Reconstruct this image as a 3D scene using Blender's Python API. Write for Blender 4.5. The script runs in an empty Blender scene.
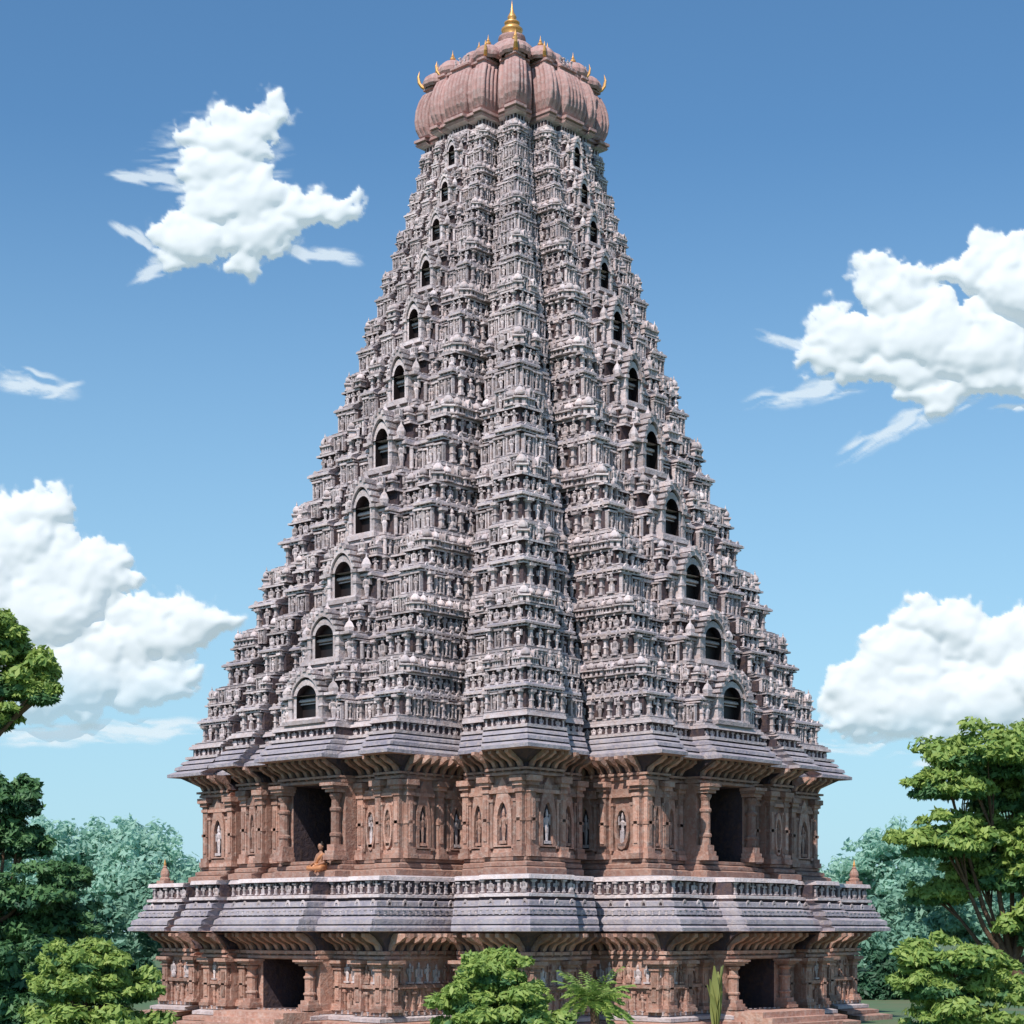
import bpy, math, random
import numpy as np
from mathutils import Vector
random.seed(7); rng=np.random.default_rng(7)
FP=1889.0; D=67.5; PXM=28.0; HY=930.0; EYE=90/28.0
def zy(y): return (1020.0-y)/PXM
def cr(r): return r/PXM/math.sqrt(2)
def W(px,py,dist): return ((px-512)/FP*dist, -D+dist, EYE+(HY-py)/FP*dist)

# ---------------------------------------------------------------- materials
def newmat(name):
    m=bpy.data.materials.new(name); m.use_nodes=True
    nt=m.node_tree; b=nt.nodes['Principled BSDF']; return m,nt,b
def N(nt,t,**k):
    n=nt.nodes.new(t)
    for a,v in k.items(): setattr(n,a,v)
    return n
def mixc(nt,f,a,b,blend='MIX'):
    n=nt.nodes.new('ShaderNodeMix'); n.data_type='RGBA'; n.blend_type=blend
    for s,v in ((0,f),(6,a),(7,b)):
        if isinstance(v,(int,float)): n.inputs[s].default_value=v
        elif isinstance(v,tuple): n.inputs[s].default_value=(*v,1)
        else: nt.links.new(v,n.inputs[s])
    return n.outputs[2]
def ramp(nt,x,a,b):
    n=nt.nodes.new('ShaderNodeMapRange'); n.inputs[1].default_value=a; n.inputs[2].default_value=b
    nt.links.new(x,n.inputs[0]); return n.outputs[0]
def mt(t,op,a,b=None,c=None,clamp=False):
    n=N(t,'ShaderNodeMath',operation=op); n.use_clamp=clamp
    for i,v in enumerate((a,b,c)):
        if v is None: continue
        if isinstance(v,(int,float)): n.inputs[i].default_value=v
        else: t.links.new(v,n.inputs[i])
    return n.outputs[0]
def stone(name,c1,c2,c3,bump=.5,rough=.9,isl=.5,scale=1.0):
    m,nt,b=newmat(name); L=nt.links.new
    geo=N(nt,'ShaderNodeNewGeometry')
    mp=N(nt,'ShaderNodeMapping'); L(geo.outputs['Position'],mp.inputs[0]); mp.inputs['Scale'].default_value=(1,1,.35)
    n1=N(nt,'ShaderNodeTexNoise'); n1.inputs['Scale'].default_value=.9*scale; n1.inputs['Detail'].default_value=4; n1.inputs['Roughness'].default_value=.7
    L(mp.outputs[0],n1.inputs['Vector'])
    n2=N(nt,'ShaderNodeTexNoise'); n2.inputs['Scale'].default_value=6*scale; n2.inputs['Detail'].default_value=4; n2.inputs['Roughness'].default_value=.7
    L(geo.outputs['Position'],n2.inputs['Vector'])
    a=mixc(nt,ramp(nt,n1.outputs[0],.38,.62),c1,c2)
    a=mixc(nt,ramp(nt,n2.outputs[0],.45,.72),a,c3)
    r=N(nt,'ShaderNodeMath',operation='MULTIPLY_ADD'); L(geo.outputs['Random Per Island'],r.inputs[0]); r.inputs[1].default_value=isl; r.inputs[2].default_value=1-isl*.6
    h=N(nt,'ShaderNodeHueSaturation'); L(a,h.inputs['Color']); L(r.outputs[0],h.inputs['Value'])
    L(h.outputs[0],b.inputs['Base Color']); b.inputs['Roughness'].default_value=rough; b.inputs['Specular IOR Level'].default_value=.25
    bp=N(nt,'ShaderNodeBump'); bp.inputs['Strength'].default_value=bump; bp.inputs['Distance'].default_value=.12
    L(n2.outputs[0],bp.inputs['Height']); L(bp.outputs[0],b.inputs['Normal'])
    return m
M_ST=stone('carved_grey_stone',(.64,.56,.565),(.47,.41,.43),(.50,.38,.345),isl=.6)
M_RE=stone('shade_dark_recess_stone',(.085,.062,.073),(.05,.039,.05),(.13,.08,.065))  # recess shade put into the stone colour to deepen contrast
M_RS=stone('red_sandstone',(.48,.27,.205),(.34,.185,.145),(.48,.36,.31),isl=.6)
M_SL=stone('slate_cornice',(.38,.35,.39),(.25,.23,.28),(.44,.37,.355),isl=.1)
M_PK=stone('pink_plaster',(.47,.285,.265),(.36,.21,.195),(.48,.37,.355),isl=.1,bump=.3)
M_DK,_nt,_b=newmat('dark_interior'); _b.inputs['Base Color'].default_value=(.018,.011,.012,1)  # near-black colour stands in for the shade inside openings and niches
M_GO,_nt,_b=newmat('gilded_copper'); _b.inputs['Base Color'].default_value=(.72,.38,.13,1); _b.inputs['Metallic'].default_value=.55; _b.inputs['Roughness'].default_value=.4
MATS=[M_ST,M_RE,M_RS,M_SL,M_PK,M_DK,M_GO]; ST,RE,RS,SL,PK,DK,GO=range(7)

# ---------------------------------------------------------------- mesh helpers
class T:
    def __init__(s): s.v=[]; s.f=[]; s.m=[]
    def add(s,v,f,m):
        o=len(s.v); s.v+=list(v); s.f+=[tuple(i+o for i in q) for q in f]; s.m+=[m]*len(f) if isinstance(m,int) else list(m); return s
    def box(s,x0,x1,y0,y1,z0,z1,m,tp=1.0):
        xc=(x0+x1)/2; hx=(x1-x0)/2*tp
        v=[(x0,y0,z0),(x1,y0,z0),(x1,y1,z0),(x0,y1,z0),(xc-hx,y0,z1),(xc+hx,y0,z1),(xc+hx,y0+(y1-y0)*tp,z1),(xc-hx,y0+(y1-y0)*tp,z1)]
        return s.add(v,[(0,1,2,3),(4,5,6,7),(0,1,5,4),(1,2,6,5),(2,3,7,6),(3,0,4,7)],m)
    def lathe(s,pr,n,cx,cy,m,sy=1.0,ph=0.0):
        v=[];f=[]
        for r,z in pr:
            for i in range(n):
                a=2*math.pi*(i+ph)/n; v.append((cx+r*math.cos(a),cy+sy*r*math.sin(a),z))
        for j in range(len(pr)-1):
            for i in range(n):
                k=(i+1)%n; f.append((j*n+i,j*n+k,(j+1)*n+k,(j+1)*n+i))
        return s.add(v,f,m)
    def extx(s,poly,x0,x1,m):
        n=len(poly); v=[(x0,y,z) for y,z in poly]+[(x1,y,z) for y,z in poly]
        f=[tuple(range(n)),tuple(range(n,2*n))]+[(i,(i+1)%n,n+(i+1)%n,n+i) for i in range(n)]
        return s.add(v,f,m)
    def frame(s,inn,out,yf,yb,m,dk,back=.02,rev=None):
        n=len(inn); v=[(x,yf,z) for x,z in inn]+[(x,yf,z) for x,z in out]+[(x,yb,z) for x,z in out]+[(x,back,z) for x,z in inn]
        f=[];mm=[]; rev=m if rev is None else rev
        for i in range(n):
            k=(i+1)%n
            f+=[(i,k,n+k,n+i),(n+i,n+k,2*n+k,2*n+i),(i,k,3*n+k,3*n+i)]; mm+=[m,m,rev]
        if dk is not None: f.append(tuple(range(3*n,4*n))); mm.append(dk)
        return s.add(v,f,mm)
class Buf(T):
    def put(s,t,A,tv,nv,z0,sx,sy,sz):
        o=len(s.v)
        for x,y,z in t.v:
            s.v.append((A[0]+tv[0]*x*sx+nv[0]*y*sy, A[1]+tv[1]*x*sx+nv[1]*y*sy, z0+z*sz))
        s.f+=[tuple(i+o for i in q) for q in t.f]; s.m+=t.m
    def obj(s,name,parent=None,mats=MATS,smooth=False):
        me=bpy.data.meshes.new(name); me.from_pydata(s.v,[],s.f)
        for m in mats: me.materials.append(m)
        me.polygons.foreach_set('material_index',s.m)
        if smooth: me.polygons.foreach_set('use_smooth',[True]*len(s.f))
        me.update(); ob=bpy.data.objects.new(name,me); bpy.context.collection.objects.link(ob)
        if parent: ob.parent=parent
        return ob

# ---------------------------------------------------------------- plan
E_,S_,B_,P_,Wd,P2=.60,.21,.50,.18,.19,.03
HALF=[(-1,-1,'pier'),(-.78,-1,'x'),(-.78,-.93,'pier2'),(-E_,-.93,'xs'),(-E_,-(1-S_),'slot'),(-B_,-(1-S_),'side'),(-B_,-(1+P_),'bay'),
      (-.35,-(1+P_),'x'),(-.35,-(1+P_-.05),'bay2'),(-Wd,-(1+P_-.05),'sub'),(-Wd,-(1+P_+P2),'front')]
NH=len(HALF); KINDS=[h[2] for h in HALF]+[h[2] for h in reversed(HALF[:-1])]
ALL=('pier','pier2','side','bay','bay2','front')
def path(c):
    h=[(x,y) for x,y,_ in HALF]
    return [(x*c,y*c) for x,y in h+[(-x,y) for x,y in reversed(h)]]
def doorpath(c,dw,dep):
    p=path(c); y=-(1+P_+P2)*c
    return p[:NH]+[(-dw,y),(-dw,y+dep),(dw,y+dep),(dw,y)]+p[NH:]
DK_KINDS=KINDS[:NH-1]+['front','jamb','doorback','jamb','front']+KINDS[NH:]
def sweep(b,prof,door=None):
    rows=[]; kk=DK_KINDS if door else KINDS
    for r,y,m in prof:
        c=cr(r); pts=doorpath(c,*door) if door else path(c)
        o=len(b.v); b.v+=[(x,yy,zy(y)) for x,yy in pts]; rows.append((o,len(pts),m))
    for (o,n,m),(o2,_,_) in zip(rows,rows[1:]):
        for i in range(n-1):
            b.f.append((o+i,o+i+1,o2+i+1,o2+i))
            b.m.append({'doorback':DK,'jamb':RE}.get(kk[i],m))  # jambs and door backs coloured dark in place of interior shade
def segs(r):
    p=path(cr(r)); out=[]
    for i in range(len(p)-1):
        a,b2=p[i],p[i+1]; L=math.dist(a,b2); t=((b2[0]-a[0])/L,(b2[1]-a[1])/L)
        out.append((KINDS[i],a,t,(t[1],-t[0]),L))
    return out
def row(b,r,y,hpx,spacing,pick,kinds=ALL,depth=1.0,skip=0.0,wid=1.0,jit=.08):
    h=hpx/PXM
    for kd,a,t,n,L in segs(r):
        if kd not in kinds: continue
        k=max(1,round(L/spacing)); st=L/k
        for i in range(k):
            s=(i+.5)*st
            if kd=='front' and skip and abs(s-L/2)<skip: continue
            tp=pick(i,k,kd)
            if tp is None: continue
            jx=1+random.uniform(-jit,jit); jz=1+random.uniform(-jit,jit)
            b.put(tp,(a[0]+t[0]*s,a[1]+t[1]*s),t,n,zy(y),st*wid*jx,h*depth,h*jz)

# ---------------------------------------------------------------- ornament templates
def fig(k,m=ST):
    t=T(); t.box(-.34,.34,-.05,.30,0,.09,m)
    if k==0:
        t.lathe([(.12,.09),(.16,.3),(.21,.46),(.14,.56),(.24,.70),(.2,.76),(.07,.79)],6,0,.14,m,.55)
        t.box(-.36,-.24,.06,.18,.48,.74,m); t.box(.24,.36,.06,.18,.56,.86,m)
    elif k==1:
        t.lathe([(.30,.09),(.36,.2),(.3,.32),(.15,.42),(.24,.66),(.2,.74),(.07,.78)],6,0,.14,m,.6)
        t.box(-.42,-.26,.08,.22,.3,.7,m); t.box(.26,.42,.08,.22,.3,.66,m)
    elif k==2:
        t.box(-.2,-.04,.06,.2,.09,.48,m); t.box(.04,.22,.06,.24,.09,.46,m)
        t.lathe([(.2,.44),(.13,.56),(.25,.72),(.07,.79)],6,0,.13,m,.55)
        t.box(-.46,-.22,.06,.16,.64,.74,m); t.box(-.46,-.36,.06,.16,.74,.92,m); t.box(.22,.44,.06,.16,.62,.72,m)
    t.lathe([(.06,.78),(.12,.82),(.12,.88),(.08,.93),(.09,.95),(0,1.02)],6,0,.15,m,.9)
    return t
def pil(m=ST):
    t=T(); t.box(-.2,.2,-.03,.26,0,.12,m); t.box(-.13,.13,-.03,.2,.12,.8,m)
    t.box(-.18,.18,-.03,.24,.42,.48,m); t.box(-.2,.2,-.03,.26,.8,.87,m); t.box(-.3,.3,-.03,.34,.87,1,m); return t
def pair():
    t=T(); f=fig(0)
    t.add([(x*.62,y,z*.9) for x,y,z in f.v],f.f,f.m)
    for sx in(-1,1): t.box(sx*.42-.06,sx*.42+.06,-.03,.2,0,.85,ST)
    t.box(-.5,.5,-.03,.26,.86,.95,ST); return t
def kuta(m=ST):
    t=T(); t.box(-.42,.42,-.1,.5,0,.08,m); t.box(-.34,.34,-.1,.42,.08,.34,m); t.box(-.1,.1,.42,.44,.1,.3,DK)
    t.box(-.46,.46,-.1,.54,.34,.42,m); t.box(-.26,.26,-.1,.36,.42,.52,RE)
    t.lathe([(.32,.50),(.38,.56),(.37,.64),(.30,.74),(.16,.84),(.06,.88),(.09,.92),(.05,.98),(0,1.12)],8,0,.18,m,.8,.5); return t
def arch(w,h0,h1,n=8,pt=0.0):
    return [(-w,h0)]+[(-w*math.cos(math.pi*i/n),h1+(w*(1+pt*math.sin(math.pi*i/n)**3))*math.sin(math.pi*i/n)) for i in range(n+1)]+[(w,h0)]
def sala(m=ST):
    t=T(); t.box(-.48,.48,-.1,.38,0,.08,m); t.box(-.42,.42,-.1,.3,.08,.36,m)
    for x in(-.36,-.12,.12,.36): t.box(x-.04,x+.04,.3,.36,.08,.36,m)
    t.box(-.5,.5,-.1,.44,.36,.44,m)
    t.extx([(-.1,.44),(.3,.44),(.38,.54),(.34,.68),(.22,.8),(.08,.86),(-.1,.84)],-.44,.44,m)
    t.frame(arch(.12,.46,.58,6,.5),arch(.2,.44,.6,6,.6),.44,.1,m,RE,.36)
    for x in(-.3,0,.3): t.lathe([(.05,.8),(.07,.88),(.03,.93),(0,1.04)],5,x,.12,m)
    return t
def kudu(m=ST):
    t=T(); t.frame(arch(.22,0,.38,8,.5),arch(.42,0,.42,8,.8),.22,-.1,m,RE,.1); return t
def corbel(m):
    t=T(); pl=[(0,0),(.16,.04),(.22,.2),(.3,.34),(.5,.46),(.72,.56),(.85,.7),(1.0,.8),(1.0,1),(0,1)]
    t.extx(pl,-.2,.2,m); t.lathe([(.0,-.3),(.12,-.18),(.14,-.05),(.06,.04)],6,0,.1,m); return t
def column(m):
    t=T(); t.box(-.5,.5,-.05,.9,0,.06,m); t.box(-.42,.42,-.05,.82,.06,.12,m); t.box(-.34,.34,-.05,.72,.12,.2,m)
    t.lathe([(.3,.2),(.3,.3),(.36,.31),(.36,.34),(.28,.36),(.28,.62),(.35,.64),(.35,.67),(.26,.69),(.24,.78),(.36,.83),(.36,.86),(.25,.88)],10,0,.36,m)
    t.box(-.42,.42,-.05,.8,.88,.92,m); t.box(-.54,.54,-.05,.95,.92,.96,m); t.box(-.62,.62,-.05,1.05,.96,1,m)
    return t
def pilbig(m):
    t=T(); t.box(-.5,.5,-.05,.5,0,.07,m); t.box(-.42,.42,-.05,.42,.07,.13,m); t.box(-.3,.3,-.05,.3,.13,.8,m)
    t.box(-.17,.17,.3,.36,.2,.72,m); t.box(-.36,.36,-.05,.36,.44,.48,m)
    t.box(-.38,.38,-.05,.38,.8,.84,m); t.box(-.32,.32,-.05,.32,.84,.88,m); t.box(-.46,.46,-.05,.46,.88,.93,m); t.box(-.6,.6,-.05,.6,.93,1,m); return t
def niche(m,v=0):
    t=T(); t.box(-.46,.46,-.05,.18,0,.06,m); t.box(-.4,.4,-.05,.12,.06,.12,m)
    if v<2:
        t.frame(arch(.2,.16,.5,8,.3),arch(.34,.14,.52,8,.7),.18,-.05,m,RE,.02)
    else:
        o=[(.22*math.sin(2*math.pi*i/14),.46+.24*math.cos(2*math.pi*i/14)) for i in range(14)]; q=[(x*1.5,.46+(z-.46)*1.38) for x,z in o]
        t.frame(o,q,.18,-.05,m,RE,.02)
    for s in(-1,1):
        t.box(s*.43-.05,s*.43+.05,-.05,.16,.12,.76,m); t.box(s*.43-.08,s*.43+.08,-.05,.2,.76,.8,m); t.box(s*.43-.08,s*.43+.08,-.05,.2,.12,.16,m)
    f=fig(random.choice([0,2]),ST if v in(1,3) else RS); t.add([(x*.40,y*.5+.03,.18+z*.48) for x,y,z in f.v],f.f,f.m)
    t.box(-.52,.52,-.05,.2,.88,.93,m); t.box(-.48,.48,-.05,.15,.93,1.0,m)
    return t
def window():
    t=T(); m=ST
    t.box(-.40,.40,-.1,.34,-.04,.03,m); t.box(-.34,.34,-.1,.28,.03,.07,m)
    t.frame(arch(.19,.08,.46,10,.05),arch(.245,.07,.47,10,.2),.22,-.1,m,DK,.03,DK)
    t.frame(arch(.25,.48,.49,10,.25),arch(.28,.48,.50,10,.5),.27,-.1,m,None,.2)
    for i in range(9):
        a=math.pi*(i+.5)/9; x=-.31*math.cos(a); z=.50+.30*math.sin(a)*(1+.4*math.sin(a)**3)
        t.box(x-.03,x+.03,-.1,.3,z-.025,z+.035,m)
    for s in(-1,1):
        t.box(s*.30-.035,s*.30+.035,-.1,.25,.07,.46,m); t.box(s*.30-.06,s*.30+.06,-.1,.29,.44,.49,m)
        t.box(s*.30-.055,s*.30+.055,-.1,.27,.26,.3,m)
        f=fig(0); t.add([(x*.22+s*.45,y*.6,.0+z*.42) for x,y,z in f.v],f.f,f.m)
        t.box(s*.44-.10,s*.44+.10,-.1,.24,.44,.49,m)
        t.lathe([(.08,.49),(.10,.56),(.06,.64),(.02,.68),(0,.76)],6,s*.45,.1,m)
        f=fig(1); t.add([(x*.2+s*.34,y*.5,.74+z*.26) for x,y,z in f.v],f.f,f.m)
    t.lathe([(.05,.88),(.07,.94),(.03,.99),(0,1.08)],6,0,.12,m)
    return t
FIG=[fig(0),fig(1),fig(2),pair()]; PIL=pil(); KUTA=kuta(); SALA=sala(); KUDU=kudu(); WIN=window()

# ---------------------------------------------------------------- temple
temple=bpy.data.objects.new('temple_tower',None); bpy.context.collection.objects.link(temple)
temple.rotation_euler=(0,0,math.radians(-45+2.2))
def quad4(buf,name):
    o=buf.obj(name,temple)
    for k in range(1,4):
        c=bpy.data.objects.new(name+'_side%d'%k,o.data); bpy.context.collection.objects.link(c); c.parent=temple
        c.rotation_euler=(0,0,math.pi/2*k)
env_y=[158,200,300,400,500,600,720,750]; env_r=[90,101,135,170,210,256,311,322]
def env(y): return float(np.interp(y,env_y,env_r))
YT=[748,692,635,573,508,440,378,323,275,234,196,158]
shell=Buf(); orn=Buf()
for i in range(len(YT)-1):
    y0,y1=YT[i],YT[i+1]; H=y0-y1; R0,R1=env(y0),env(y1); u=(R0-R1)/21.0
    Y=lambda f:y0-H*f
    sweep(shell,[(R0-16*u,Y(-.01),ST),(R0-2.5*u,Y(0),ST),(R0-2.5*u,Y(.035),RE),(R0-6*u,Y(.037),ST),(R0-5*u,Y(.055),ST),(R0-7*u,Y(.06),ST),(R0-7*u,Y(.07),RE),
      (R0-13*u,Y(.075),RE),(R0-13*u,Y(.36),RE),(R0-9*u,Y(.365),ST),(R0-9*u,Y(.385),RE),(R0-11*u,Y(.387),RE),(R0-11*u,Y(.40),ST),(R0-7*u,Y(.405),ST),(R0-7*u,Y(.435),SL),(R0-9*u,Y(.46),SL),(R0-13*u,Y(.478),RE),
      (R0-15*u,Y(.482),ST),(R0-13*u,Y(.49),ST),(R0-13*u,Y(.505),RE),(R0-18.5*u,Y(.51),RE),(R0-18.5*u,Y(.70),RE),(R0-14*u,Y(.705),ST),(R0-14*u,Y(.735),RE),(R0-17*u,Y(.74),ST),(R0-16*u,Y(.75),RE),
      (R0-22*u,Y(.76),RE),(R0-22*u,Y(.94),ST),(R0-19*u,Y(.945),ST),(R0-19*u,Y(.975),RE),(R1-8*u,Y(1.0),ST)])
    k=H/60.0
    sk=.46*cr(R0)*Wd*1.7
    def pk(j,n,kd):
        if n<=2: return FIG[3]
        return PIL if j%2==0 else random.choice(FIG)
    row(orn,R0-13*u,Y(.072),H*.295,.40*k,pk,kinds=ALL+('slot','sub'),skip=sk,wid=.95,depth=1.0)
    row(orn,R0-9.5*u,Y(.385),H*.10,.40*k,lambda j,n,kd:KUDU,skip=sk,depth=.8,wid=.6)
    row(orn,R0-18.5*u,Y(.507),H*.20,.30*k,lambda j,n,kd:random.choice([FIG[0],FIG[1],FIG[2],PIL]),kinds=ALL+('slot','sub'),skip=sk,wid=.97,depth=1.2)
    def ph(j,n,kd):
        if kd in('side','front') and n>=3: return SALA if j%3==1 else KUTA
        return random.choice([KUTA,FIG[3],SALA,FIG[1]])
    row(orn,R0-21.5*u,Y(.745),H*.265,.42*k,ph,kinds=ALL+('sub',),skip=sk*.6,wid=.94,depth=.95)
    c=cr(R0-18.5*u); pts=path(c)
    q=1/math.sqrt(2); hh=H*.33
    for idx,dn,sc_ in ((2*NH-1,(1,-1),.8),(6,(-1,-1),.8),(2*NH-7,(1,-1),.8)):
        x,y=pts[idx]; n=(dn[0]*q,dn[1]*q); s=hh/PXM*sc_
        orn.put(KUTA,(x-n[0]*s*.3,y-n[1]*s*.3),(q*-dn[1],q*dn[0]),n,zy(Y(.74)),s*.8,s*.8,s*1.15)
    fw=.62*cr(R0-6*u)*Wd*1.35; hh=H/PXM
    orn.put(WIN,(0,-(1+P_+P2)*cr(R0-13*u)),(1,0),(0,-1),zy(Y(.07)),max(fw*1.95,1.25*k),1.5*k,hh*.90)
# eave roof of storey two
sweep(shell,[(312,748.1,ST),(321,748.3,ST),(322,751,RE),(317,751.5,RE),(317,758,ST),(325,758.4,ST),(325,761,RE),(321,761.5,SL),(328,763.5,SL),(330,766,RE),(327,766.5,SL),(335,769,SL),(336,772,RE),(333,772.5,SL),(343,776,SL),(343,779,RS),(330,779.5,RE),(322,783,RE),(309,789,RE),(307,793,RS),
   (314,793.2,RS),(314,795.2,RE),(309,795.4,RS),(311,797,RS),(311,799,RS),(305,799.3,RS),(305,800,RS)])
row(orn,317,757.8,6.5,.27,lambda j,n,kd:random.choice([PIL,FIG[1]]),kinds=ALL,wid=.9,depth=.6)
CB=corbel(RS)
row(orn,308,793,13.5,.36,lambda j,n,kd:CB,kinds=ALL+('slot',),depth=1.45,wid=.95,jit=0)
sweep(shell,[(305,800,RS),(305,868,RS)],door=(1.05,3.4))
sweep(shell,[(305,868,RS),(310,868.5,RS),(310,871,RE),(308,871.3,RS),(315,873,RS),(315,876,RE),(313,876.3,RS),(322,878,RS),(322,883,SL),(352,884,SL)])
yd=-(1+P_+P2)*cr(305)
for z in (zy(799.9),zy(868.1)):
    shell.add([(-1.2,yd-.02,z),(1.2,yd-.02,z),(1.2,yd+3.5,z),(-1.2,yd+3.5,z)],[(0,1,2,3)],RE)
PB=pilbig(RS); NI=[niche(RS,v) for v in (0,1,2,3)]; CO=column(RS)
def wallrow(r,y,hpx,PBt,step=1.5):
    h=hpx/PXM
    for kd,a,t,n,L in segs(r):
        if kd in('pier','pier2','side','bay','bay2'):
            k=max(1,round(L/step)); st=L/k
            for j in range(k+1):
                s=min(max(j*st,.16),L-.16)
                orn.put(PBt,(a[0]+t[0]*s,a[1]+t[1]*s),t,n,zy(y),.42,.5,h)
            for j in range(k):
                s=(j+.5)*st
                orn.put(random.choice(NI),(a[0]+t[0]*s,a[1]+t[1]*s),t,n,zy(y),max(st-.5,.45)*.92,.75,h*.9)
        if kd=='front':
            for s in (.22,L-.22):
                orn.put(CO,(a[0]+t[0]*s,a[1]+t[1]*s),t,n,zy(y),.5,.6,h)
        if kd=='slot':
            orn.put(PBt,(a[0]+t[0]*L/2,a[1]+t[1]*L/2),t,n,zy(y),.4,.4,h)
wallrow(305,868,68,PB)
# balcony cornice
sweep(shell,[(352,884,ST),(361,884.5,ST),(362,888,RE),(357,888.5,RE),(357,899.5,ST),(363,900,ST),(363,902.5,RE),(359,903,RE),(359,905,SL),(366,906,SL),(367,910,RE),(363,910.5,SL),(371,913,SL),(372,917,RE),(368,917.5,SL),(378,921,SL),(379,925,RE),(376,925.5,SL),(382,928,SL),(382,931,RS),
             (368,931.5,RE),(358,936,RE),(348,944,RE),(346,948,RS),(352,948.2,RS),(352,951,RE),(347,951.3,RS),(350,953,RS),(350,955,RS),(345,955.3,RS),(345,956,RS)])
row(orn,357,899,10.5,.32,lambda j,n,kd:random.choice([FIG[1],FIG[0],FIG[2]]) if j%2 else PIL,kinds=ALL,wid=.98,depth=.7)
row(orn,366,910,5,.34,lambda j,n,kd:KUDU if j%2 else None,kinds=ALL,wid=.8,depth=.6,jit=0)
row(orn,371,917.5,4.5,.26,lambda j,n,kd:PIL,kinds=ALL,wid=.7,depth=.5,jit=.1)
row(orn,347,948,15,.40,lambda j,n,kd:CB,kinds=ALL+('slot',),depth=1.35,wid=.95,jit=0)
sweep(shell,[(345,956,RS),(345,1000,RS)],door=(1.1,3.4))
sweep(shell,[(345,1000,RS),(352,1000.5,RS),(352,1003,RE),(349,1003.3,ST),(360,1005,ST),(360,1008,RE),(357,1008.3,RS),(370,1010,RS),(370,1013,RE),(367,1013.3,RS),(384,1015,RS),(384,1022,RS)])
yd=-(1+P_+P2)*cr(345)
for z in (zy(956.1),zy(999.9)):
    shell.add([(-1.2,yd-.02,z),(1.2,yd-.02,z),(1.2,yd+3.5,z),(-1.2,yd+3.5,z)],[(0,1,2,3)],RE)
for kd,a,t,n,L in segs(345):
    if kd in('pier','pier2','side','bay','bay2'):
        for s in (.2,L-.2): orn.put(PB,(a[0]+t[0]*s,a[1]+t[1]*s),t,n,zy(1000),.5,.55,44/PXM)
        bx=T(); bx.box(0,L,-.02,.14,0,.11,RS); orn.put(bx,a,t,n,zy(980),1,1,1)
    if kd=='front':
        for s in (.25,L-.25): orn.put(CO,(a[0]+t[0]*s,a[1]+t[1]*s),t,n,zy(1000),.55,.6,44/PXM)
    if kd=='slot': orn.put(PB,(a[0]+t[0]*L/2,a[1]+t[1]*L/2),t,n,zy(1000),.45,.4,44/PXM)
FR=[fig(k,RS) for k in (0,1,2)]; PR=pil(RS)
FK=('pier','pier2','side','bay','bay2')
row(orn,345,976,17,.36,lambda j,n,kd:random.choice(FR+FIG[:2]),kinds=FK,wid=.9,depth=.55)
row(orn,345,999.5,18,.30,lambda j,n,kd:PR if j%2 else random.choice(FR),kinds=FK,wid=.95,depth=.5)
row(orn,352,1003,3.5,.26,lambda j,n,kd:PIL,kinds=ALL,wid=.7,depth=.8)
# neck + ribbed roof
sweep(shell,[(91,158.5,ST),(91,156,ST),(87,155,RE),(87,150,ST),(95,149,PK),(97,147,RE),(93,146.5,PK),(98,145,PK),(98,142.5,PK),(91,142,PK),(90,141,PK)])
row(orn,87,155,5,.14,lambda j,n,kd:PIL,depth=.6,wid=.7)
roof=Buf()
prof=[(90,141.5),(93,139),(96,132),(97,124),(96,114),(93,105),(89,98),(86,95),(86,93),(89,92.5),(89,90.5),(84,88.5),(81,84),(76,83),(62,76),(48,68),(36,60),(24,54),(16,50),(10,48),(5,47)]
rows=[]
P100=path(cr(100))
for j,(r,y) in enumerate(prof):
    c=cr(r); p=path(c); pts=[]
    amp=max(0,min(1,(141-y)/12.))*(1 if y>95.5 else .15)
    for i in range(len(p)-1):
        a,b2=p[i],p[i+1]; L=math.dist(P100[i],P100[i+1]); k=max(1,round(L/.21))
        ll=max(math.dist(a,b2),1e-6); t=((b2[0]-a[0])/ll,(b2[1]-a[1])/ll); n=(t[1],-t[0])
        am=amp*min(1,L/.22)*.085
        for q in range(k*6):
            f=q/(k*6); d=am*abs(math.sin(math.pi*f*k))**.7
            pts.append((a[0]+(b2[0]-a[0])*f+n[0]*d,a[1]+(b2[1]-a[1])*f+n[1]*d,zy(y)))
    pts.append((*p[-1],zy(y))); rows.append(len(roof.v)); roof.v+=pts; npt=len(pts)
for j in range(len(rows)-1):
    for i in range(npt-1): roof.f.append((rows[j]+i,rows[j]+i+1,rows[j+1]+i+1,rows[j+1]+i)); roof.m.append(PK)
row(roof,83,88.5,8,.2,lambda j,n,kd:PIL if j%2 else FIG[0],kinds=ALL,wid=.8,depth=.5)
hk=T()
pts=[(0,0),(.2,.1),(.42,.35),(.5,.7),(.42,1.05)]; rad=[.15,.15,.12,.08,.01]
for (p0,r0),(p1,r1) in zip(zip(pts,rad),zip(pts[1:],rad[1:])):
    v=[]
    for (x,z),r in((p0,r0),(p1,r1)):
        for q in range(6): v.append((x+r*math.cos(q*math.pi/3),r*math.sin(q*math.pi/3),z))
    hk.add(v,[(q,(q+1)%6,6+(q+1)%6,6+q) for q in range(6)],GO)
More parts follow.
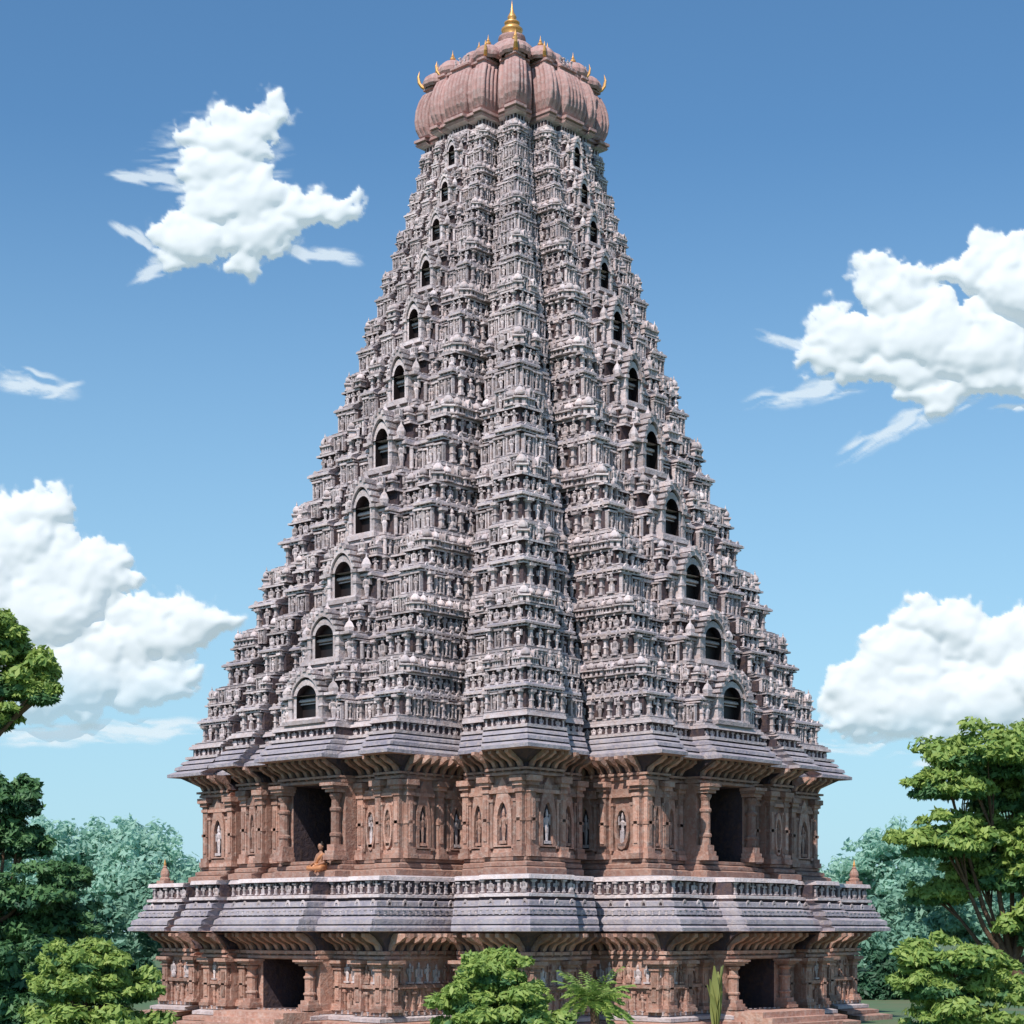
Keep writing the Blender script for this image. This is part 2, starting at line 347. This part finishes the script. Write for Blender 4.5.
# lobed corner domes with gilded tips rising from the crown
lobe=T(); n=20
pr=[(.86,0),(1.0,.14),(1.02,.34),(.88,.58),(.58,.78),(.26,.9),(.12,.94)]
v=[];f=[]
for r,z in pr:
    for i_ in range(n*2):
        a=math.pi*i_/n; rr=r*(1+.07*abs(math.sin(a*5))); v.append((rr*math.cos(a),rr*math.sin(a),z))
for j in range(len(pr)-1):
    for i_ in range(2*n):
        k=(i_+1)%(2*n); f.append((j*2*n+i_,j*2*n+k,(j+1)*2*n+k,(j+1)*2*n+i_))
lobe.add(v,f,PK); lobe.lathe([(.12,.92),(.2,1.0),(.2,1.08),(.09,1.16),(.11,1.2),(.04,1.32),(0,1.55)],8,0,0,GO)
q=1/math.sqrt(2)
pp=path(cr(86)); pl=path(cr(74))
roof.put(lobe,pl[-1],(1,0),(0,1),zy(91),.52,.52,.62)
for idx in (6,2*NH-7): roof.put(lobe,(pl[idx][0]*.92,pl[idx][1]*.97),(1,0),(0,1),zy(90),.50,.50,.64)
roof.put(lobe,(0,-1.12*cr(60)),(1,0),(0,1),zy(84),.6,.6,.62)
roof.put(hk,pp[-1],(q,-q),(q,q),zy(91),.55,.6,.62)
for idx,d in((6,(-q,-q)),(2*NH-7,(q,-q))):
    roof.put(hk,(pp[idx][0]*.97,pp[idx][1]*.97),d,(d[1],-d[0]),zy(90),.42,.5,.5)
quad4(shell,'walls_and_mouldings'); quad4(orn,'carved_ornament'); quad4(roof,'ribbed_roof')
fin=Buf()
fin.lathe([(.80,zy(62)),(.80,zy(51)),(.66,zy(47)),(.46,zy(44)),(.40,zy(42)),(.50,zy(40)),(.48,zy(37.5))],16,0,0,PK)
fin.lathe([(.46,zy(37.5)),(.34,zy(36)),(.24,zy(34.5)),(.38,zy(31.5)),(.39,zy(29.5)),(.28,zy(26.5)),(.17,zy(25)),(.27,zy(24)),(.28,zy(22.5)),(.15,zy(20)),(.10,zy(19)),(.17,zy(17.5)),(.15,zy(16)),(.07,zy(12)),(.03,zy(6)),(0,zy(-1))],16,0,0,GO)
fin.obj('gold_finial',temple,smooth=True)
bell=T(); bell.box(-.3,.3,-.3,.3,0,.12,RS); bell.lathe([(.26,.12),(.28,.2),(.2,.26),(.24,.36),(.2,.5),(.1,.62),(.12,.66),(.04,.72)],10,0,0,RS); bell.lathe([(.06,.7),(.07,.78),(0,1.0)],8,0,0,GO)
for k,(ax,ay) in enumerate(((1,1),(-1,-1))):
    c=cr(345); b=Buf(); b.put(bell,(c*ax,c*ay),(1,0),(0,1),zy(884),.7,.7,.9); b.obj('corner_finial_%d'%k,temple)
st=Buf()
yy=-(1+P_+P2)*cr(384)
for k in range(4):
    st.box(-1.7,1.7,yy-.35*(4-k),yy-.35*(3-k) if k<3 else yy+1.1,-.05,.17*(k+1)-.003,RS)
quad4(st,'entrance_steps')

# ---------------------------------------------------------------- foliage
def leafmat(name,c1,c2,tr=.25):
    m,nt,b=newmat(name); L=nt.links.new
    g=N(nt,'ShaderNodeNewGeometry'); a=mixc(nt,g.outputs['Random Per Island'],c1,c2); L(a,b.inputs['Base Color']); b.inputs['Roughness'].default_value=.6
    tl=N(nt,'ShaderNodeBsdfTranslucent'); L(a,tl.inputs['Color']); mx=N(nt,'ShaderNodeMixShader'); mx.inputs[0].default_value=tr
    L(b.outputs[0],mx.inputs[1]); L(tl.outputs[0],mx.inputs[2]); L(mx.outputs[0],nt.nodes['Material Output'].inputs[0]); return m
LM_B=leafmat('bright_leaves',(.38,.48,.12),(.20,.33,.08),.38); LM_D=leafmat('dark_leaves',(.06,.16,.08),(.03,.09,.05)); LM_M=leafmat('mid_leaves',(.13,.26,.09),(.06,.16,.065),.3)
LM_H1=leafmat('hazy_leaves_far',(.44,.66,.54),(.38,.60,.50),.5); LM_H2=leafmat('hazy_leaves_near',(.25,.44,.32),(.19,.37,.27),.4)  # distance haze is mixed into these leaf colours
BARK=stone('bark',(.15,.085,.055),(.09,.055,.035),(.2,.12,.08),isl=.1)
def leafmesh(name,clumps,n_per,leaf,mat,parent,subK=26,up=.45,flat=.35):
    P=[];Nn=[]
    for cx,cy,cz,rx,ry,rz in clumps:
        d=rng.normal(size=(subK,3)); d/=np.linalg.norm(d,axis=1)[:,None]; d[:,2]=np.where(d[:,2]<0,d[:,2]*flat,d[:,2])
        sc=d*np.array([rx,ry,rz])*rng.uniform(.35,1.12,(subK,1))+np.array([cx,cy,cz]); sr=rng.uniform(.09,.32,subK)
        pr=sr**2/np.sum(sr**2); idx=rng.choice(subK,n_per,p=pr); e=rng.normal(size=(n_per,3)); e/=np.linalg.norm(e,axis=1)[:,None]
        e[:,2]=np.where(e[:,2]<-.3,e[:,2]*.4,e[:,2])
        P.append(sc[idx]+e*(sr[idx]*rng.uniform(.6,1.25,n_per))[:,None]*np.array([rx,ry,rz*1.15])); Nn.append(e*.9+rng.normal(size=(n_per,3))*.5+np.array([0,0,up]))
    P=np.concatenate(P);Nn=np.concatenate(Nn); Nn/=np.linalg.norm(Nn,axis=1)[:,None]; n=len(P)
    t=np.cross(Nn,rng.normal(size=(n,3))); t/=np.linalg.norm(t,axis=1)[:,None]; b=np.cross(Nn,t)
    s=leaf*rng.uniform(.5,1.35,(n,1)); v=np.stack([P-t*s,P-b*s*.42,P+t*s,P+b*s*.42],1).reshape(-1,3)
    me=bpy.data.meshes.new(name); me.vertices.add(4*n); me.vertices.foreach_set('co',v.astype(np.float32).ravel())
    me.loops.add(4*n); me.loops.foreach_set('vertex_index',np.arange(4*n,dtype=np.int32)); me.polygons.add(n)
    me.polygons.foreach_set('loop_start',np.arange(0,4*n,4,dtype=np.int32)); me.polygons.foreach_set('loop_total',np.full(n,4,dtype=np.int32))
    me.update(calc_edges=True); me.materials.append(mat); o=bpy.data.objects.new(name,me); bpy.context.collection.objects.link(o)
    if parent: o.parent=parent
    return o
def tube(b,pts,rad,n=7):
    rings=[]
    for i,(p,r) in enumerate(zip(pts,rad)):
        p=Vector(p); d=(Vector(pts[min(i+1,len(pts)-1)])-Vector(pts[max(i-1,0)])).normalized()
        u=d.orthogonal().normalized() if i==0 else (u-d*u.dot(d)).normalized()
        w=d.cross(u); rings.append(len(b.v))
        for k in range(n):
            a=2*math.pi*k/n; b.v.append(tuple(p+(u*math.cos(a)+w*math.sin(a))*r))
    for r0,r1 in zip(rings,rings[1:]):
        for k in range(n): b.f.append((r0+k,r0+(k+1)%n,r1+(k+1)%n,r1+k)); b.m.append(0)
def tree(name,base,fork,cl_px,dist,mat,leaf=.17,n_per=3500,tr=.3,mat2=None,sub=44):
    e=bpy.data.objects.new(name,None); bpy.context.collection.objects.link(e)
    pm=FP/dist; cl=[]
    for px,py,rx,ry,dy in cl_px:
        x,y,z=W(px,py,dist); cl.append((x,y+dy,z,rx/pm,rx/pm*.9,ry/pm))
    b=Buf(); bs=Vector(base); fk=Vector(fork); mid=(bs+fk)/2+Vector((.15,0,0))
    tube(b,[bs-Vector((0,0,.2)),bs+Vector((0,0,.3)),mid,fk],[tr*1.5,tr*1.1,tr*.85,tr*.7])
    for c in cl:
        t=Vector((c[0],c[1],c[2]-c[5]*.2)); m1=fk.lerp(t,.45)+Vector((0,0,-.12*(t-fk).length)); 
        tube(b,[fk-Vector((0,0,.1)),m1,t],[tr*.5,tr*.3,tr*.08],6)
        for k in range(5):
            q=t+Vector((random.uniform(-.7,.7)*c[3],random.uniform(-.6,.6)*c[4],random.uniform(.1,.6)*c[5])); tube(b,[m1.lerp(t,.5),(m1.lerp(t,.7)+q)/2,q],[tr*.18,tr*.1,tr*.03],5)
    b.obj('trunk_and_limbs',e,[BARK],True)
    leafmesh('crown_leaves',cl,n_per,leaf,mat,e,sub)
    if mat2: leafmesh('shade_leaves',[(c[0],c[1]+.1,c[2]-c[5]*.4,c[3]*.85,c[4]*.85,c[5]*.6) for c in cl],n_per//2,leaf,mat2,e,sub)  # darker leaves low in each clump, underside shade put into the colour
def gp(px,dist,dy=0): x,y,_=W(px,930,dist); return (x,y+dy,0)
dR=52
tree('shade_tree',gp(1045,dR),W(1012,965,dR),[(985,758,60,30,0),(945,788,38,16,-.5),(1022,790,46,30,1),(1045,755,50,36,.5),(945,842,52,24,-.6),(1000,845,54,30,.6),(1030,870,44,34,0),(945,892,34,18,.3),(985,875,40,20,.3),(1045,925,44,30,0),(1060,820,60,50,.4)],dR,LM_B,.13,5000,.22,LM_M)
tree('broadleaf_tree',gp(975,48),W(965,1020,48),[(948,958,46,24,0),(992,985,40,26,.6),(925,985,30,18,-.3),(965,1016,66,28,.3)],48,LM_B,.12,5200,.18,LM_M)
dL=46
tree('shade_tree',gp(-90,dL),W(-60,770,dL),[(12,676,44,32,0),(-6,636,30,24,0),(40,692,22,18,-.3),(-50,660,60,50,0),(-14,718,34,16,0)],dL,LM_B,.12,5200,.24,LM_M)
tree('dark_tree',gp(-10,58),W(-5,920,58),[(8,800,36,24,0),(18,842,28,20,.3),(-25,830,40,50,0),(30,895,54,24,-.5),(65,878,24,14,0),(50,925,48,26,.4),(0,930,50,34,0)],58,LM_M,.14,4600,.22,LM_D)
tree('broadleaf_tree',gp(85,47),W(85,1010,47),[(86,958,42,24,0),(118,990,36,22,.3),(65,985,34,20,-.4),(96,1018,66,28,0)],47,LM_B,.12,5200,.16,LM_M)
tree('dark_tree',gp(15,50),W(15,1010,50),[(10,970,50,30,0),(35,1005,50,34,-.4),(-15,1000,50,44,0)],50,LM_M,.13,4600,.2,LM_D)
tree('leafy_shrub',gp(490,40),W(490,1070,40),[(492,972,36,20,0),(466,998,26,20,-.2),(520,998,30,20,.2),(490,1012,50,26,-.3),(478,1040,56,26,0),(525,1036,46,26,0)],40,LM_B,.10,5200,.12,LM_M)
pm=FP/88; cl=[]
for px,py,r in ((870,985,26),(900,975,34),(930,985,30),(885,1000,26),(845,990,20),(960,980,34),(150,985,26),(120,975,34),(165,1000,18),(90,985,34),(50,980,34),(1000,985,40)):
    x,y,z=W(px,py,88); cl.append((x,y,z-.2,r/pm,r/pm,r/pm*.9))
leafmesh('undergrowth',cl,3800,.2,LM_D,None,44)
pe=bpy.data.objects.new('palm_shrub',None); bpy.context.collection.objects.link(pe)
pb=Buf(); bx,by,_=gp(594,41); cen=Vector((bx,by,EYE+(930-1004)/FP*41))
tube(pb,[(bx,by,-.1),(bx+.05,by,.6),tuple(cen)],[.16,.12,.09]); pb.obj('stem',pe,[BARK],True)
fb=Buf()
for k in range(70):
    a=2.399*k+random.uniform(-.2,.2); L=random.uniform(.5,.9); upv=random.uniform(.1,1.5); down=random.uniform(.3,.8)
    prev=None; dirh=Vector((math.cos(a),math.sin(a),0)); sidev=Vector((-math.sin(a),math.cos(a),0))
    for s in range(12):
        f=s/11; p=cen+dirh*L*f*.95+Vector((0,0,upv*.75*f-down*f*f))
        if prev is not None:
            for sg in(-1,1):
                lw=.17*math.sin(math.pi*min(1,f*.85+.12)); tip=p+sidev*sg*lw+dirh*.12+Vector((0,0,-.05+.08*random.random()))
                o=len(fb.v); fb.v+=[tuple(prev),tuple((prev+p)/2+sidev*sg*lw*.4+dirh*.1+Vector((0,0,.03))),tuple(tip),tuple(prev.lerp(p,.6))]; fb.f.append((o,o+1,o+2,o+3)); fb.m.append(0)
        prev=p
fb.obj('fronds',pe,[LM_B])
be=bpy.data.objects.new('banana_plant',None); bpy.context.collection.objects.link(be)
bb=Buf(); x0,y0,_=gp(716,44)
tube(bb,[(x0,y0,-.1),(x0,y0,.5),(x0+.03,y0,1.0)],[.13,.1,.07]); bb.obj('stem',be,[BARK],True)
lb=Buf()
for k in range(11):
    a=random.uniform(0,6.28); ln=random.uniform(.02,.14); H=random.uniform(.9,1.75); z0=.75
    dh=Vector((math.cos(a),math.sin(a),0)); sv=Vector((-math.sin(a),math.cos(a),0)); o=len(lb.v)
    for s in range(8):
        f=s/7; c=Vector((x0,y0,z0))+dh*ln*f*f*1.6+Vector((0,0,H*f)); wd=.11*math.sin(math.pi*(f*.9+.05))
        lb.v+=[tuple(c-sv*wd+dh*.03),tuple(c),tuple(c+sv*wd+dh*.03)]
    for s in range(7):
        for j in (0,1): lb.f.append((o+s*3+j,o+s*3+j+1,o+s*3+j+4,o+s*3+j+3)); lb.m.append(0)
lb.obj('leaves',be,[leafmat('young_leaves',(.38,.38,.12),(.26,.28,.09))],True)
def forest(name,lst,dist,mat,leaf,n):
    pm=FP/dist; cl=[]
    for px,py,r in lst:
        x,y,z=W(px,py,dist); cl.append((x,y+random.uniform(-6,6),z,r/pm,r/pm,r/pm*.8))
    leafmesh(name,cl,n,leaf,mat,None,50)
far=[];near=[]
for x in range(-500,1560,24):
    h=862-20*math.sin(x*.021)-12*math.sin(x*.05+1)
    far+= [(x,h,34),(x+10,h+35,40),(x,h+65,40)]
    h2=912-16*math.sin(x*.033+2)-8*math.sin(x*.09)
    near+=[(x,h2,28),(x+8,h2+26,34)]
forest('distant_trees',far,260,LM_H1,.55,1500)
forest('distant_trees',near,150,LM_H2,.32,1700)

# ---------------------------------------------------------------- ground
gm,nt,b=newmat('grass_and_earth'); L=nt.links.new
g=N(nt,'ShaderNodeNewGeometry'); n1=N(nt,'ShaderNodeTexNoise'); n1.inputs['Scale'].default_value=.2; n1.inputs['Detail'].default_value=8; L(g.outputs['Position'],n1.inputs['Vector'])
L(mixc(nt,ramp(nt,n1.outputs[0],.42,.6),(.07,.14,.06),(.12,.14,.07)),b.inputs['Base Color']); b.inputs['Roughness'].default_value=.95
gb=Buf(); gb.add([(-3000,-3000,0),(3000,-3000,0),(3000,3000,0),(-3000,3000,0)],[(0,1,2,3)],0); gb.obj('ground',None,[gm])

# ---------------------------------------------------------------- seated person in the doorway
skinm,nt,b=newmat('skin'); b.inputs['Base Color'].default_value=(.36,.18,.11,1)
clothm,nt,b=newmat('ochre_cloth'); b.inputs['Base Color'].default_value=(.50,.21,.09,1)
hairm,nt,b=newmat('hair'); b.inputs['Base Color'].default_value=(.02,.015,.012,1)
def person(r,ypx,ang,lx):
    e=bpy.data.objects.new('seated_person',None); bpy.context.collection.objects.link(e)
    a=temple.rotation_euler[2]; ly=-(1+P_+P2)*cr(r)
    e.location=(lx*math.cos(a)-ly*math.sin(a),lx*math.sin(a)+ly*math.cos(a),zy(ypx)); e.rotation_euler=(0,0,ang)
    def skin(nm,verts,edges,rad,mat,root=0):
        me=bpy.data.meshes.new(nm); me.from_pydata(verts,edges,[]); o=bpy.data.objects.new(nm,me); bpy.context.collection.objects.link(o); o.parent=e
        m=o.modifiers.new('s','SKIN'); 
        for i,rr in enumerate(rad): me.skin_vertices[0].data[i].radius=(rr,rr)
        me.skin_vertices[0].data[root].use_root=True
        s=o.modifiers.new('d','SUBSURF'); s.levels=1; s.render_levels=2; me.materials.append(mat); return o
    V=[(0,0,.14),(0,0,.32),(0,-.01,.5),(0,0,.6),(0,-.01,.68),(.17,0,.52),(.24,-.06,.28),(.18,-.28,.2),(-.17,0,.52),(-.24,-.06,.28),(-.18,-.28,.2)]
    skin('torso',V,[(0,1),(1,2),(2,3),(3,4),(2,5),(5,6),(6,7),(2,8),(8,9),(9,10)],[.14,.115,.13,.055,.05,.06,.045,.03,.06,.045,.03],skinm)
    for sg in(-1,1):
        for f in range(5):
            dx=(-.03+.015*f)
            skin('finger_%d_%d'%(f,sg),[(sg*.18,-.28,.2),(sg*.18+dx,-.33,.195),(sg*.18+dx,-.36-.01*(f%3),.18)],[(0,1),(1,2)],[.014,.01,.008],skinm)
    skin('wrapped_cloth',[(0,0,.13),(.14,-.05,.12),(.34,-.3,.1),(0,-.36,.07),(-.14,-.05,.12),(-.34,-.3,.1),(.02,-.34,.08)],[(0,1),(1,2),(2,3),(0,4),(4,5),(5,6)],[.15,.12,.09,.05,.12,.09,.05],clothm)
    skin('shawl',[(.14,-.02,.56),(.02,-.1,.42),(-.12,-.1,.25)],[(0,1),(1,2)],[.06,.06,.05],clothm)
    h=Buf(); h.lathe([(0,.66),(.05,.67),(.075,.72),(.085,.78),(.083,.83),(.06,.875),(0,.89)],12,0,-.01,0,1.15)
    h.lathe([(0,.765),(.014,.765),(.012,.79),(0,.80)],6,0,-.112,0); 
    for s in(-1,1): h.lathe([(0,.75),(.015,.76),(.015,.79),(0,.80)],6,s*.088,0,0); h.lathe([(0,.79),(.011,.797),(0,.805)],6,s*.03,-.098,1)
    h.lathe([(.09,.82),(.092,.85),(.07,.89),(0,.91)],12,0,.015,1,1.1); h.lathe([(.0,.88),(.035,.9),(.03,.94),(0,.95)],8,0,.04,1)
    h.obj('head',e,[skinm,hairm],True)
person(318,878,math.radians(-45),.75)

# ---------------------------------------------------------------- clouds: relief meshes 2.6 km away, lit by the sun plus an added glow
tab=rng.random((512,512))
def vnoise(x,y):
    xi=np.floor(x).astype(int); yi=np.floor(y).astype(int); fx=x-xi; fy=y-yi; fx=fx*fx*fx*(fx*(fx*6-15)+10); fy=fy*fy*fy*(fy*(fy*6-15)+10)
    g=lambda a,b:tab[a%512,b%512]
    return (g(xi,yi)*(1-fx)+g(xi+1,yi)*fx)*(1-fy)+(g(xi,yi+1)*(1-fx)+g(xi+1,yi+1)*fx)*fy
def fbm(x,y,o=5):
    s=0;a=.5;n=0
    for k in range(o): s=s+a*vnoise(x+17.3*k,y+9.1*k); n+=a; a*=.5; x=x*2.03; y=y*2.03
    return s/n-.5
CDIST=2600.; STEP=1.5
cm,nt,b=newmat('cloud_vapour'); nt.nodes.remove(b); L=nt.links.new
at=N(nt,'ShaderNodeAttribute'); at.attribute_name='alpha'
df=N(nt,'ShaderNodeBsdfDiffuse'); df.inputs[0].default_value=(.40,.385,.36,1)
em=N(nt,'ShaderNodeEmission'); em.inputs[0].default_value=(.54,.66,.78,1); em.inputs[1].default_value=.64   # added glow lifts the shaded sides, in place of inner scattering
ad=N(nt,'ShaderNodeAddShader'); L(df.outputs[0],ad.inputs[0]); L(em.outputs[0],ad.inputs[1])
tp=N(nt,'ShaderNodeBsdfTransparent'); mx=N(nt,'ShaderNodeMixShader'); L(at.outputs['Fac'],mx.inputs[0]); L(tp.outputs[0],mx.inputs[1]); L(ad.outputs[0],mx.inputs[2])
L(mx.outputs[0],nt.nodes['Material Output'].inputs[0]); cm.cycles.emission_sampling='NONE'
def blur(a,n):
    for _ in range(n):
        a=(np.roll(a,1,0)+2*a+np.roll(a,-1,0))/4; a=(np.roll(a,1,1)+2*a+np.roll(a,-1,1))/4
    return a
def cloud(main,wisps,seed,fadeb=None,npf=14):
    r_=np.random.default_rng(seed); puffs=[]
    for (x,y,rx,ry) in main:
        puffs.append((x,y,rx*.9,ry*.9))
        for k in range(npf):
            a=r_.uniform(-.25,math.pi+.25) if r_.random()<.75 else r_.uniform(0,6.28)
            s=r_.uniform(.18,.46); px=x+math.cos(a)*rx*.82; py=y-math.sin(a)*ry*.82
            q=math.sqrt(rx*ry)*s; puffs.append((px,py,q*1.1,q))
            for j in range(2):
                a2=a+r_.uniform(-1.2,1.2); q2=q*r_.uniform(.3,.55); puffs.append((px+math.cos(a2)*q*.9,py-math.sin(a2)*q*.9,q2,q2))
    A=np.array([p[:4] for p in puffs]+[(w[0],w[1],w[2],w[3]) for w in wisps]) 
    x0,x1=A[:,0].min()-A[:,2].max()-20,A[:,0].max()+A[:,2].max()+20; y0,y1=A[:,1].min()-A[:,3].max()-20,min(A[:,1].max()+A[:,3].max()+20,925)
    xs=np.arange(x0,x1,STEP); ys=np.arange(y0,y1,STEP); X,Y=np.meshgrid(xs,ys)
    sx=seed*31.7
    wx=X+46*fbm(X/60+sx,Y/60,5)+20*fbm(X/16+sx,Y/16+5,4); wy=Y+40*fbm(X/60+sx+40,Y/60,5)+20*fbm(X/16+sx+9,Y/16+50,4)
    Hh=np.full(X.shape,-1e3)
    for (a,b_,rx,ry) in puffs:
        d2=((wx-a)/rx)**2+((wy-b_)/ry)**2; h=np.where(d2<1,np.sqrt(np.maximum(1-d2,0)),(1-np.sqrt(d2))*.8)*min(rx,ry)
        Hh=np.maximum(Hh,h)
    Hh=Hh+6*fbm(X/22+sx,Y/22,4)+3
    al=np.clip((Hh+5*fbm(X/9+sx,Y/9,3))/10.0,0,1); al=al*al*(3-2*al)
    if fadeb: al*=np.clip((fadeb[1]-(Y+50*fbm(X/70+sx,Y/30,4)))/(fadeb[1]-fadeb[0]),0,1)
    for (a,b_,rx,ry,rot) in wisps:
        u=(X-a)*math.cos(rot)-(Y-b_)*math.sin(rot); v=(X-a)*math.sin(rot)+(Y-b_)*math.cos(rot)
        v=v+16*fbm(X/50+sx,Y/50,3); u=u+20*fbm(X/30+sx,Y/30+8,3)
        d=1-np.sqrt((u/rx)**2+(v/ry)**2); n=fbm(u/30+sx,v/6+3,5)
        al=np.maximum(al,np.clip(d*1.0+n*3.0-.05,0,1)*np.clip(d*3,0,1)*.75)
    Hh=blur(np.maximum(Hh,0),4)
    keep=al>.004; ids=-np.ones(X.shape,int); k4=keep[:-1,:-1]|keep[1:,:-1]|keep[:-1,1:]|keep[1:,1:]
    use=np.zeros(X.shape,bool); use[:-1,:-1]|=k4; use[1:,:-1]|=k4; use[:-1,1:]|=k4; use[1:,1:]|=k4
    ids[use]=np.arange(use.sum()); dist=CDIST-Hh[use]*CDIST/FP*.6
    V=np.stack([(X[use]-512)/FP*dist,-D+dist,EYE+(HY-Y[use])/FP*dist],1)
    F=np.stack([ids[:-1,:-1][k4],ids[1:,:-1][k4],ids[1:,1:][k4],ids[:-1,1:][k4]],1).astype(np.int32); n=len(F)
    me=bpy.data.meshes.new('cloud'); me.vertices.add(len(V)); me.vertices.foreach_set('co',V.astype(np.float32).ravel())
    me.loops.add(4*n); me.loops.foreach_set('vertex_index',F.ravel()); me.polygons.add(n)
    me.polygons.foreach_set('loop_start',np.arange(0,4*n,4,dtype=np.int32)); me.polygons.foreach_set('loop_total',np.full(n,4,dtype=np.int32))
    me.polygons.foreach_set('use_smooth',np.ones(n,bool)); me.update(calc_edges=True)
    at=me.attributes.new('alpha','FLOAT','POINT'); at.data.foreach_set('value',al[use].astype(np.float32))
    me.materials.append(cm); o=bpy.data.objects.new('cloud',me); bpy.context.collection.objects.link(o)
cloud([(235,136,42,30),(262,118,30,20),(198,128,24,16),(215,165,46,30),(240,195,56,32),(200,235,44,24),(262,228,48,28),(305,207,34,22),(340,210,28,16),(180,258,22,12)],
      [(148,178,56,13,-.15),(165,266,50,15,.45),(320,252,56,11,-.25),(132,238,30,9,-.6),(215,165,80,60,0)],11,npf=9)
cloud([(900,295,44,26),(870,280,20,14),(985,272,46,26),(1025,290,50,46),(855,335,50,26),(925,335,72,34),(985,350,60,38),(890,368,60,22),(1000,378,50,28),(825,352,32,16),(935,392,46,16)],
      [(800,395,70,14,.15),(890,428,76,15,.45),(790,345,40,9,-.4),(940,408,60,14,.4)],2,npf=9)
cloud([(25,520,46,32),(0,555,54,48),(74,580,58,36),(30,610,84,52),(-40,600,80,80),(168,635,50,32),(200,628,34,26),(125,655,44,26),(30,680,110,44),(150,685,60,26)],
      [(150,728,80,14,0),(60,735,110,16,0)],3,fadeb=(650,800),npf=11)
cloud([(950,625,42,28),(910,660,46,28),(985,645,44,32),(1025,640,40,30),(858,700,44,26),(930,700,80,36),(1000,700,80,46),(1050,690,70,60)],
      [(860,740,80,14,0),(980,760,100,16,0)],4,fadeb=(700,840),npf=11)
cloud([],[(30,383,54,17,-.2),(60,388,26,8,.3)],5)
cloud([],[(1022,405,34,9,.2)],6)
cloud([(-300,330,100,50),(-220,360,80,40),(-380,360,80,36)],[(-200,400,80,12,.1)],8)
cloud([(1330,480,110,60),(1420,510,90,46),(1240,530,80,36)],[(1250,560,90,12,.1)],9)

# ---------------------------------------------------------------- world
az=math.radians(-114); el=math.radians(50)
S=Vector((math.cos(el)*math.cos(az),math.cos(el)*math.sin(az),math.sin(el)))
w=bpy.data.worlds.new('World'); bpy.context.scene.world=w; w.use_nodes=True; nt=w.node_tree; nt.nodes.clear(); L=nt.links.new
sky=N(nt,'ShaderNodeTexSky',sky_type='NISHITA'); sky.sun_disc=False; sky.sun_elevation=el; sky.sun_rotation=math.atan2(S.x,S.y); sky.air_density=1.0; sky.dust_density=.4; sky.ozone_density=1.5
tc=N(nt,'ShaderNodeTexCoord'); sp=N(nt,'ShaderNodeSeparateXYZ'); L(tc.outputs['Generated'],sp.inputs[0])
skyc=mixc(nt,1.0,sky.outputs[0],(.72,1.08,1.26),'MULTIPLY')
bg=N(nt,'ShaderNodeBackground'); L(skyc,bg.inputs[0]); bg.inputs[1].default_value=.112
bc=N(nt,'ShaderNodeBackground'); bc.inputs[0].default_value=(.47,.72,.86,1); bc.inputs[1].default_value=1.0
hz=mt(nt,'MULTIPLY_ADD',sp.outputs[2],-2.5,.97,clamp=True)
hz=mt(nt,'POWER',hz,1.3)
mx=N(nt,'ShaderNodeMixShader'); L(hz,mx.inputs[0]); L(bg.outputs[0],mx.inputs[1]); L(bc.outputs[0],mx.inputs[2])
wo=N(nt,'ShaderNodeOutputWorld'); L(mx.outputs[0],wo.inputs[0])
ld=bpy.data.lights.new('sun','SUN'); ld.energy=5.0; ld.angle=math.radians(.5); ld.color=(1,.93,.86)
lo=bpy.data.objects.new('sun',ld); bpy.context.collection.objects.link(lo); lo.rotation_euler=S.to_track_quat('Z','Y').to_euler()
# ---------------------------------------------------------------- camera
cd=bpy.data.cameras.new('camera'); cam=bpy.data.objects.new('camera',cd); bpy.context.collection.objects.link(cam)
cam.location=(0,-D,EYE); cam.rotation_euler=(math.pi/2,0,0); cd.sensor_width=36; cd.lens=FP/1024*36; cd.shift_y=(HY-512)/1024; cd.clip_end=9000; cd.clip_start=.5
sc=bpy.context.scene; sc.camera=cam
sc.view_settings.view_transform='Standard'; sc.view_settings.look='None'; sc.view_settings.exposure=0
